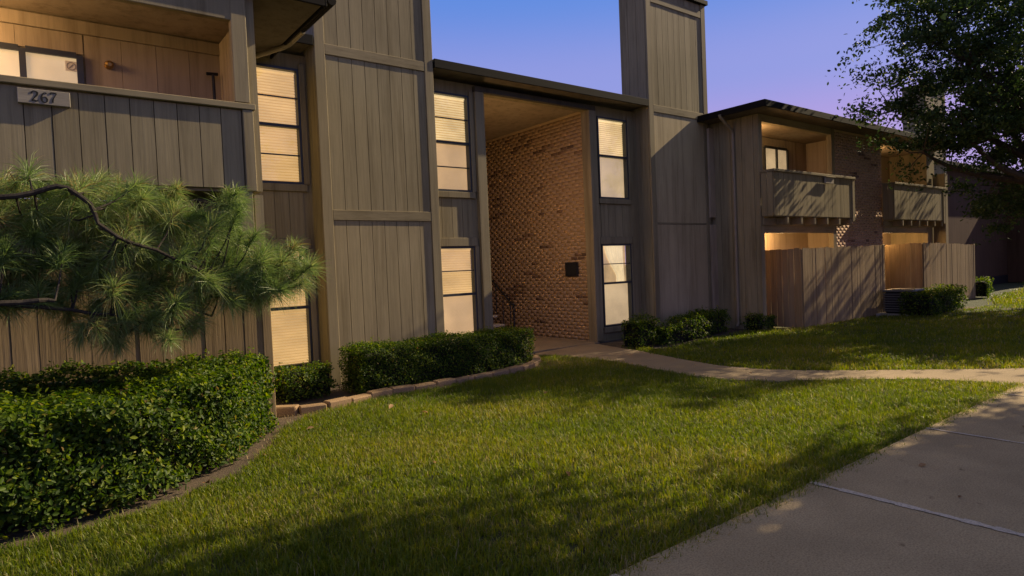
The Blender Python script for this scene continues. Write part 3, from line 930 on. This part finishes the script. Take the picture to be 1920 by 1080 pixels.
# ------------------------------------------------------------------ fences
def fence(name, label, x0, x1, y, h, side_to=None, group=None, base=0.0, slope=0.0, w=.145, jz=.012):
    t = thing(name, (x0, y, 0), label, 'fence', group)
    n = round((x1 - x0) / w)
    ww = (x1 - x0) / n
    for i in range(n):
        a = x0 + i * ww
        zt = h + slope * (a - x0) / (x1 - x0) + random.uniform(-jz, jz)
        gp = random.choice((.004, .006, .008, .012))
        piece('board', M['fence'], t, a + gp / 2, a + ww - gp / 2, y + random.uniform(-.005, .005), y + .018, base + random.uniform(0, .02), zt)
    MB().box(x0 + .02, x1 - .02, y + .024, y + .062, h * .22, h * .22 + .09).build('rail', M['fence'], t)
    MB().box(x0 + .02, x1 - .02, y + .024, y + .062, h * .82 + min(0, slope), h * .82 + .09 + min(0, slope)).build('rail', M['fence'], t)
    MB().bev(x1 - .01, x1 + .09, y - .012, y + .08, base, h + slope + .02).build('post', M['fence'], t)
    if side_to:
        m = round((side_to - y) / w); sw_ = (side_to - y - .07) / m
        for i in range(m):
            a = y + .07 + i * sw_
            gp = random.choice((.004, .006, .012))
            piece('board', M['fence'], t, x0, x0 + .018, a + gp / 2, a + sw_ - gp / 2, base, h + random.uniform(-jz, jz))
        MB().bev(x0 - .012, x0 + .08, y + .0665 - .04, y + .069, base, h - .02).build('post', M['fence'], t)
    return t
fence('patio_fence', 'taupe plank fence behind the clipped hedge and the pine branch', -3.0, 2.06, 7.37, 1.80, w=.20)
fence('patio_fence', 'dappled plank fence round the patio left of the air conditioner', 13.83, 17.9, 7.37, 1.80, 8.45, slope=.02)
fence('patio_fence', 'farther plank fence behind the small clipped hedge', 20.6, 24.66, 7.37, 1.86, 8.42, base=-.02, slope=-.10)

# ------------------------------------------------------------------ garden edging
eg = thing('garden_edging', (4.3, 7.7, 0), 'low curved row of tan stone blocks edging the planting bed', 'garden edging')
EP = resample([(2.22, 7.80), (2.45, 7.60), (2.72, 7.53), (3.05, 7.60), (3.53, 7.76), (3.91, 7.75), (4.3, 7.71), (4.77, 7.75), (5.22, 7.76), (5.73, 7.80), (6.25, 7.92), (6.62, 8.14), (6.88, 8.45), (7.0, 8.75)], 17)
for i in range(16):
    a, b = EP[i], EP[i + 1]
    d = b - a; L_ = np.linalg.norm(d)
    mb = MB().bev(-L_ / 2 + .005, L_ / 2 - .005, -.075, .075, -.06, .085 + random.uniform(-.012, .012), .014)
    o = mb.build('edging_stone', M['stone'], eg)
    o.location = (*((a + b) / 2), 0)
    o.rotation_euler = (random.uniform(-.05, .05), random.uniform(-.03, .03), math.atan2(d[1], d[0]) + random.uniform(-.04, .04))

# ------------------------------------------------------------------ hedges
def hedge(name, label, pts, width, h, n, size, seed, base=0.0, group=None, cat='hedge', bulge=.06, shag=.05, mat='hedge', tall=None):
    """clipped hedge along a polyline"""
    rg = np.random.default_rng(seed)
    P = resample(pts, 40)
    t = thing(name, (*P[20], 0), label, cat, group)
    T = np.gradient(P, axis=0); T /= np.linalg.norm(T, axis=1, keepdims=True)
    Nn = np.c_[-T[:, 1], T[:, 0]]
    wd = np.full(40, width) if not hasattr(width, '__len__') else np.interp(np.linspace(0, 1, 40), np.linspace(0, 1, len(width)), width)
    hh = np.full(40, h) if not hasattr(h, '__len__') else np.interp(np.linspace(0, 1, 40), np.linspace(0, 1, len(h)), h)
    # core
    V, Q = [], []
    prof = [(-.32, .06), (-.36, .5), (-.33, .80), (-.2, .86), (.2, .86), (.33, .80), (.36, .5), (.32, .06)]
    for i in range(40):
        sh = 1.0 if 0 < i < 39 else .9
        for a, b in prof:
            jig = rg.normal(0, .012)
            V.append((*(P[i] + Nn[i] * (a * wd[i] + jig) * sh + T[i] * (.1 if i == 0 else -.1 if i == 39 else 0)), base + b * hh[i] * (1 + jig) ))
    k = len(prof)
    for i in range(39):
        for j in range(k):
            Q.append((i * k + j, i * k + (j + 1) % k, (i + 1) * k + (j + 1) % k, (i + 1) * k + j))
    cap = [[j, j + 1, k - 2 - j, k - 1 - j] for j in range(k // 2 - 1)]
    Q += [tuple(c) for c in cap] + [tuple(c + 39 * k for c in q) for q in cap]
    np_mesh('twigs', np.array(V), np.array(Q), M['hedge_in'], None, t)
    # leaf shell: sides, top and ends
    u = rg.random(n); face = rg.random(n)
    Lh = np.linalg.norm(np.diff(P, axis=0), axis=1).sum()
    aw, ah = float(np.mean(wd)), float(np.mean(hh))
    A = np.array([ah * Lh * 1.5, ah * Lh * .8, aw * Lh * 1.2, ah * aw, ah * aw]); A = np.cumsum(A / A.sum())
    s = np.searchsorted(A, face)
    off = np.zeros(n); hz = np.zeros(n)
    r1, r2 = rg.random(n), rg.random(n)
    front = s == 0; back = s == 1; top = s == 2; e0 = s == 3; e1 = s == 4
    off[front] = -.5; hz[front] = r1[front] ** .8
    off[back] = .5; hz[back] = r1[back]
    off[top] = r1[top] - .5; hz[top] = 1
    off[e0 | e1] = r2[e0 | e1] - .5; hz[e0 | e1] = r1[e0 | e1]
    O = P - Nn * (wd * .5)[:, None]; dO = np.r_[0, np.cumsum(np.linalg.norm(np.diff(O, axis=0), axis=1))]
    u[front] = np.interp(u[front] * dO[-1], dO, np.linspace(0, 1, 40))
    u[e0] = 0; u[e1] = 1
    hz = .03 + .97 * hz
    depth = np.abs(rg.normal(0, 1, n)) * shag
    idx = u * 39; i0 = np.minimum(38, idx.astype(int)); fr = (idx - i0)[:, None]
    lerp = lambda X: X[i0] * (1 - fr) + X[i0 + 1] * fr
    p = lerp(P); nn = lerp(Nn); tt = lerp(T); w_ = lerp(wd[:, None])[:, 0]; h_ = lerp(hh[:, None])[:, 0]
    lump = bulge * (np.sin(p[:, 0] * 5.1 + hz * 6 + seed) * np.sin(p[:, 1] * 4.3 + hz * 4) + .5 * np.sin(p[:, 0] * 13 + hz * 11))
    ou = np.zeros((n, 3))
    ou[front, :2] = -nn[front]; ou[back, :2] = nn[back]; ou[top, 2] = 1; ou[e0, :2] = -tt[e0]; ou[e1, :2] = tt[e1]
    C = np.c_[p + nn * (off * w_)[:, None], base + hz * h_]
    # round the edges a little
    corner = np.clip(np.abs(off) * 2 - .75, 0, 1) * np.clip(hz - .8, 0, 1) * 1.2
    C[:, 2] -= corner * .25 * h_ * .5
    C += ou * (lump - depth + rg.normal(0, .012, n))[:, None]
    C += rg.normal(0, .012, (n, 3))
    C[:, 2] = np.maximum(C[:, 2], base + .015)
    Nl = ou * .7 + np.array([0, 0, .45]) + rg.normal(0, .55, (n, 3))
    Vv, Qq, rv = leaves(C, Nl, size * rg.uniform(.65, 1.35, n), .5)
    # a few sprigs of new growth standing above the clipped top
    m = int(n * .02)
    np_mesh('foliage', Vv, Qq, M[mat], rv, t)
    kk = rg.integers(0, n, 40 + n // 160)
    sp = C[kk][top[kk] | (rg.random(len(kk)) < .15)]
    if len(sp):
        base_n = np.repeat(sp, 7, 0)
        hgt = np.tile(np.linspace(.01, .09, 7), len(sp)) * np.repeat(rg.uniform(.4, 1.2, len(sp)), 7)
        C2 = base_n + np.c_[rg.normal(0, .012, (len(base_n), 2)), hgt]
        V2, Q2, r2_ = leaves(C2, rg.normal(0, .6, (len(C2), 3)) + [0, 0, .4], size * rg.uniform(.6, 1.1, len(C2)), .45, rnd=rg.uniform(.75, 1, len(C2)))
        np_mesh('new_shoots', V2, Q2, M[mat], r2_, t)['kind'] = 'stuff'
    return t
hedge('hedge', 'large dark clipped hedge nearest the camera under the pine', [(-1.2, 5.72), (.4, 5.80), (1.05, 6.25), (1.52, 6.95)], [1.05, 1.05, .95, .85], [.80, .80, .80, .80], 42000, .042, 31, bulge=.055, shag=.07)
hedge('hedge', 'back row of dark hedge directly along the taupe plank fence', [(-1.2, 7.0), (.6, 7.02), (1.95, 7.05)], .46, [.90, .88, .82], 15000, .042, 32, bulge=.06, shag=.06)
hedge('hedge', 'long clipped hedge in front of the nearer chimney tower', [(3.42, 8.28), (5.0, 8.38), (6.72, 8.68)], [.62, .66, .62], [.62, .62, .58], 30000, .030, 33, bulge=.04, shag=.045)
hedge('bush', 'small bright bush between the fence post and the nearer chimney tower', [(2.52, 8.50), (3.18, 8.55)], .5, .42, 3200, .036, 34, cat='bush')
hedge('bush', 'narrow bush under the curtained window beside the path', [(9.02, 8.22), (9.62, 8.30)], .45, .54, 2600, .04, 35, cat='bush')
hedge('hedge', 'shaded clipped hedge at the foot of the farther chimney tower', [(9.75, 8.15), (10.6, 8.22), (12.3, 8.62)], [.40, .55, .60], [.34, .50, .50], 6000, .042, 36)
hedge('bush', 'low dark bush beside the downspout of the right wing', [(12.75, 8.0), (13.4, 8.0)], .42, .32, 1500, .042, 37, cat='bush')
hedge('hedge', 'sunlit clipped hedge next to the air conditioner', [(17.35, 6.40), (18.6, 6.45), (20.2, 6.62)], .75, .60, 7000, .05, 38)
hedge('bush', 'small dark bush at the end of the farther fence', [(24.9, 7.3), (25.5, 7.4)], .5, .6, 1300, .05, 39, cat='bush')

# ------------------------------------------------------------------ air conditioner
ac = thing('air_conditioner', (17.75, 7.0, 0), 'grey air conditioner unit at the end of the dappled fence', 'air conditioner')
ax, ay, aw_ = 17.92, 6.90, .34
MB().bev(ax - aw_, ax + aw_, ay - aw_, ay + aw_, .05, .60, .05).build('coil_core', M['metal_dark'], ac)
for i in range(8):
    z = .10 + i * .062
    MB().bev(ax - aw_ - .018, ax + aw_ + .018, ay - aw_ - .018, ay + aw_ + .018, z, z + .026, .012).build('louvre', M['ac_metal'], ac)
MB().bev(ax - aw_ - .025, ax + aw_ + .025, ay - aw_ - .025, ay + aw_ + .025, .602, .66, .02).build('top_cover', M['ac_metal'], ac)
MB().tube([(ax, ay, .661), (ax, ay, .675)], .26, 20).build('fan_grille', M['metal_dark'], ac)
MB().bev(ax - .48, ax + .48, ay - .48, ay + .48, -.03, .048, .01).build('base_slab', M['step'], ac)

# ------------------------------------------------------------------ trees
def tube_np(mb, a, b, r1, r2, bend=.08, n=6, seg=4):
    a, b = Vector(a), Vector(b)
    off = Vector((random.gauss(0, 1), random.gauss(0, 1), random.gauss(0, .6))) * (b - a).length * bend
    pts = [a.lerp(b, i / seg) + off * math.sin(math.pi * i / seg) for i in range(seg + 1)]
    mb.tube(pts, [r1 + (r2 - r1) * i / seg for i in range(seg + 1)], n, cap=False)
    return pts

def tree(name, label, base, fork, lobes, n_clump, n_leaf, leaf_s, seed, r=.2, cat='tree', clump=(.55, .28), group=None):
    random.seed(seed)
    rg = np.random.default_rng(seed)
    t = thing(name, base, label, cat, group)
    tk = MB()
    f = Vector(fork)
    tube_np(tk, base, f, r, r * .7, .03, 10, 6)
    lb_ = MB()
    nodes = []
    vol = np.array([l[3] * l[4] * l[5] for l in lobes]); vol = vol / vol.sum()
    for l in lobes:
        c = Vector(l[:3])
        pts = tube_np(lb_, f, c, r * .5, r * .14, .08, 7, 6)
        nodes += pts[2:]
    cents = []
    for l, v in zip(lobes, vol):
        m = max(3, int(round(n_clump * v)))
        d = unit(rg.normal(size=(m, 3))) * (rg.random((m, 1)) ** .42)
        cents.append(np.array(l[:3]) + d * np.array(l[3:6]))
    cents = np.concatenate(cents)
    for c in cents:
        q = min(nodes, key=lambda k: (k - Vector(c)).length)
        tube_np(lb_, q, c, r * .07 + .004, .004, .12, 4, 3)
    tk.build('trunk', M['bark'], t)
    lb_.build('limbs', M['bark'], t)
    k = max(4, n_leaf // len(cents))
    cs = np.repeat(cents, k, 0)
    sc_ = np.repeat(rg.uniform(.55, 1.35, len(cents)), k)[:, None]
    tilt = np.repeat(rg.normal(0, .25, (len(cents), 2)), k, 0)
    d = rg.normal(size=(len(cs), 3)) * np.array([clump[0], clump[0], clump[1]]) * .55 * sc_
    d[:, 2] += d[:, 0] * tilt[:, 0] + d[:, 1] * tilt[:, 1]
    C = cs + d
    V, Q, rv = leaves(C, rg.normal(size=(len(C), 3)) * .8 + [0, 0, .5], leaf_s * rg.uniform(.6, 1.3, len(C)), .5)
    np_mesh('crown', V, Q, M['oak'], rv, t)
    return t
tree('oak_tree', 'dark leafy tree overhanging the right wing in the right of the photo', (18.6, 3.2, 0), (18.2, 3.6, 2.9),
     [(16.4, 6.3, 5.0, 1.1, 1.1, .9), (16.4, 5.6, 6.3, 1.7, 1.6, 1.2), (17.6, 4.6, 5.0, 1.9, 1.8, 1.3), (18.4, 4.2, 7.2, 2.2, 2.0, 1.5), (16.6, 5.9, 3.9, 1.0, 1.0, .55), (19.8, 4.6, 4.4, 1.7, 1.6, 1.3), (17.2, 6.0, 7.6, 1.4, 1.3, .9), (18.8, 4.7, 3.0, 1.3, 1.2, .9), (20.5, 5.2, 2.6, 1.2, 1.0, .7), (16.9, 5.2, 4.3, 1.5, 1.3, 1.0), (19.6, 5.0, 5.8, 1.8, 1.6, 1.4)],
     400, 52000, .095, 51, .2, clump=(.40, .18))
GT = 'trees growing beyond the lawn outside the frame'
tree('oak_tree', 'unseen leafy tree added to shade the near lawn', (25.5, 4.2, 0), (25.5, 4.2, 3.0), [(24, 5, 5.6, 2.0, 1.8, 1.3), (26.5, 4.7, 6.4, 2.2, 2.0, 1.5), (25.5, 3, 5.2, 2.2, 2, 1.4)], 150, 9000, .16, 52, .22, group=GT)
tree('oak_tree', 'unseen leafy tree added to shade the near lawn', (14.5, -.6, 0), (14.5, -.6, 3.0), [(13.4, -.5, 5.4, 2.0, 1.4, 1.4), (15.5, -1.2, 6.4, 2.2, 2, 1.7), (14.5, -2, 5.5, 2.2, 2, 1.6), (17, -.9, 5.8, 1.8, 1.4, 1.4)], 300, 34000, .17, 53, .22, group=GT)
tree('oak_tree', 'unseen leafy tree added to shade the near lawn', (9.5, -1.2, 0), (9.5, -1.2, 3.0), [(8.8, -.2, 5.0, 2.0, 1.2, 1.3), (10.5, -.6, 6.0, 2.2, 1.5, 1.6), (7.2, -.2, 5.2, 1.2, 1.0, 1.0), (11.9, .1, 5.4, 1.3, 1.0, 1.1), (9.5, -2.5, 5.5, 2.0, 1.8, 1.6)], 300, 34000, .15, 54, .22, group=GT)

tree('oak_tree', 'unseen leafy tree added to shade the near lawn', (21.5, 2.0, 0), (21.5, 2.0, 3.0), [(20.8, 2.4, 5.2, 1.8, 1.3, 1.3), (22.8, 2.2, 5.8, 1.9, 1.5, 1.3), (22, 3.2, 4.4, 2, 1.4, 1.2)], 170, 12000, .16, 55, .22, group=GT)

tree('oak_tree', 'unseen leafy tree added to shade the near lawn', (9.9, -3.4, 0), (10, -2.4, 3.4), [(8.2, 1.5, 5.9, 1.6, 1.0, .9), (10.2, 1.6, 6.5, 1.7, 1.1, .9), (12.0, 1.3, 6.6, 1.5, 1.0, .9)], 110, 4800, .14, 56, .2, group=GT, clump=(.75, .4))  # out of view, added so its leaves darken the foreground grass

# pine branch reaching in from the left
def pine():
    random.seed(91)
    rg = np.random.default_rng(91)
    t = thing('pine_tree', (-2.6, 6.0, 0), 'pine tree with long needle tufts reaching across the taupe fence', 'pine tree')
    MB().tube([(-2.6, 6.0, 0), (-2.55, 6.02, 1.5), (-2.6, 6.0, 3), (-2.62, 6.0, 4.6)], [.13, .12, .10, .05], 10).build('trunk', M['pine_bark'], t)
    br = MB()
    mains = [
        ([(-2.55, 6.0, 2.0), (-1.4, 5.98, 2.24), (-.2, 5.95, 2.30), (.20, 5.93, 2.40), (.40, 5.93, 2.28), (.50, 5.95, 2.08), (.84, 6.0, 1.90), (1.2, 6.15, 1.76), (1.6, 6.4, 1.66), (2.0, 6.4, 1.55)], .026),
        ([(-2.58, 6.0, 1.45), (-1.2, 6.0, 1.50), (-.19, 5.97, 1.53), (.14, 5.98, 1.54)], .040),
        ([(-2.55, 6.0, 1.7), (-1.2, 6.35, 1.75), (-.1, 6.5, 1.9), (.5, 6.55, 1.75), (.95, 6.55, 1.5), (1.35, 6.5, 1.3)], .026),
        ([(-.2, 6.2, 1.53), (.4, 6.25, 1.42), (.75, 6.3, 1.3), (1.0, 6.3, 1.22)], .018),
        ([(-2.6, 6.0, 2.4), (-1.0, 6.5, 2.5), (.0, 6.6, 2.42), (.9, 6.6, 2.35), (1.3, 6.6, 2.4)], .022),
    ]
    nodes = []
    for pts, r in mains:
        P = [Vector(p) for p in pts]
        Q = []
        for i in range(len(P) - 1):
            for s in range(4):
                u = s / 4
                p0, p1, p2, p3 = P[max(0, i - 1)], P[i], P[i + 1], P[min(len(P) - 1, i + 2)]
                Q.append(.5 * ((2 * p1) + (p2 - p0) * u + (2 * p0 - 5 * p1 + 4 * p2 - p3) * u * u + (3 * p1 - p0 - 3 * p2 + p3) * u ** 3))
        Q.append(P[-1])
        Q = [q + Vector((random.gauss(0, .006), random.gauss(0, .006), random.gauss(0, .008))) for q in Q]
        br.tube(Q, [r * (1 - .72 * i / len(Q)) for i in range(len(Q))], 7)
        nodes += [q for q in Q if q.x > -.7]
    # tuft centres inside the outline of the branch
    out = [(-.6, 1.45), (-.6, 2.45), (0, 2.52), (.35, 2.45), (.75, 2.52), (1.0, 2.45), (1.12, 2.5), (1.35, 2.2), (1.5, 2.44), (1.68, 2.38), (1.66, 2.05), (1.8, 1.95), (2.08, 1.98), (2.26, 1.72), (2.28, 1.55), (2.1, 1.42), (1.75, 1.45), (1.5, 1.42), (1.3, 1.22), (1.05, 1.15), (.80, 1.10), (.50, 1.15), (.25, 1.28), (.12, 1.5)]
    cen = []
    tries = 0
    while len(cen) < 250 and tries < 30000:
        tries += 1
        p = np.array([rg.uniform(-.6, 2.3), rg.uniform(1.1, 2.55)])
        if not in_poly(p[None], out)[0]: continue
        y = rg.uniform(6.05, 6.75)
        if all((c[0] - p[0]) ** 2 + (c[2] - p[1]) ** 2 + .4 * (c[1] - y) ** 2 > rg.uniform(.0045, .010) * (1 if p[0] < 1.45 else .6) for c in cen):
            cen.append((p[0], y, p[1]))
    V, Q, R = [], [], []
    nv = 0
    for c in cen:
        q = min(nodes, key=lambda k: (k - Vector(c)).length)
        c = Vector(c)
        d = (c - q)
        if d.length < .08: d = Vector((.1, random.gauss(0, .05), .05))
        ax_ = (d.normalized() + Vector((.35, 0, .25))).normalized()
        mid = q.lerp(c, .55) + Vector((0, 0, -.03))
        br.tube([q, mid, c, c + ax_ * .06], [.009, .007, .006, .004], 5)
        n = int(rg.integers(170, 300))
        ax_ = np.array(ax_)
        dirs = unit(rg.normal(size=(n, 3)) + ax_ * rg.uniform(.35, 1.5, (n, 1)))
        st_ = np.array(c) + ax_ * rg.uniform(-.10, .06, (n, 1))
        ln = rg.uniform(.13, .25, n)[:, None] * rg.uniform(.75, 1.2)
        mid_ = st_ + dirs * ln * .55
        tip = st_ + dirs * ln + np.array([0, 0, -1]) * ln * rg.uniform(.05, .30) + np.array([.3, 0, .1]) * ln * .12
        sd = unit(np.cross(dirs, rg.normal(size=(n, 3)))) * .0018
        V.append(np.stack([st_ - sd, st_ + sd, mid_ + sd, mid_ - sd, tip], 1).reshape(-1, 3))
        i = nv + np.arange(n)[:, None] * 5
        Q.append(np.concatenate([i + [[0, 1, 2]], i + [[0, 2, 3]], i + [[3, 2, 4]]], 0))
        nv += n * 5
        R.append(np.repeat(np.clip(rg.random() * .45 + rg.random(n) * .62 + (rg.random(n) < .02) * .5, 0, 1), 5))
    br.build('branches', M['pine_bark'], t)
    np_mesh('needles', np.concatenate(V), np.concatenate(Q), M['needle'], np.concatenate(R), t)
pine()

# ------------------------------------------------------------------ far buildings
fc = thing('distant_building', (60, 12, 0), 'dark far building beyond the lawn at the right edge', 'building')
MB().box(60, 76, 2, 24, 0, 6).build('wall', M['siding'], fc)
MB().bev(59, 77, 1, 25, 6, 6.4).build('roof', M['fascia'], fc)
dr = MB().box(59.95, 59.995, 10.0, 13.0, 0, 2.6).build('door', M['numeral'], fc)
MB().box(59.93, 59.998, 9.7, 9.99, 0, 2.9).build('door_frame', M['gutter'], dr)
MB().box(59.93, 59.998, 13.01, 13.3, 0, 2.9).build('door_frame', M['gutter'], dr)
MB().box(59.93, 59.998, 9.99, 13.01, 2.61, 2.9).build('door_frame', M['gutter'], dr)

# ------------------------------------------------------------------ small litter in the lawn and bed
def fallen(loc, s, rz, label, r):
    rg = np.random.default_rng(int(s * 1e4) + int(rz * 100))
    C = np.array([loc])
    V, Q, rv = leaves(C, np.array([[rg.normal(0, .3), rg.normal(0, .3), 1.]]), np.array([s]), .6, rnd=np.array([r]), fold=.5, long=np.array([[math.cos(rz), math.sin(rz), .15]]))
    o = np_mesh('fallen_leaf', V, Q, M['litter'], rv)
    tag(o, label, 'leaf', 'fallen leaves on the grass')
fallen((3.28, 6.75, .075), .09, .5, 'pale curled leaf on the grass below the long hedge', 1)
fallen((1.02, 5.42, .05), .10, 1.2, 'brown leaf on the soil in front of the large dark hedge', .1)
fallen((3.45, 6.25, .06), .08, 2.2, 'tan leaf lying lower in the grass in front of the edging', .7)
fallen((2.25, 6.55, .05), .08, 2.9, 'tan leaf at the bare edge of the lawn by the fence post', .8)
rl = np.random.default_rng(77)
for k, (x, y) in enumerate([(5.1, 6.1), (6.2, 4.4), (4.0, 5.6), (2.6, 4.6), (7.0, 3.4), (3.2, 3.6), (5.6, 7.2), (1.6, 5.9), (2.0, 6.9), (6.8, 8.2), (8.0, 6.0), (7.9, 5.0), (5.2, 1.9), (6.9, 1.7), (4.7, 1.5), (12.5, 5.4), (15.0, 6.2)]):
    fallen((x, y, .045 if not (y < 2.3 or 7.7 < x < 8.3) else .042), float(rl.uniform(.035, .07)), float(rl.uniform(0, 6)), 'small dry leaf lying flat on the lawn or walk', float(rl.random()))
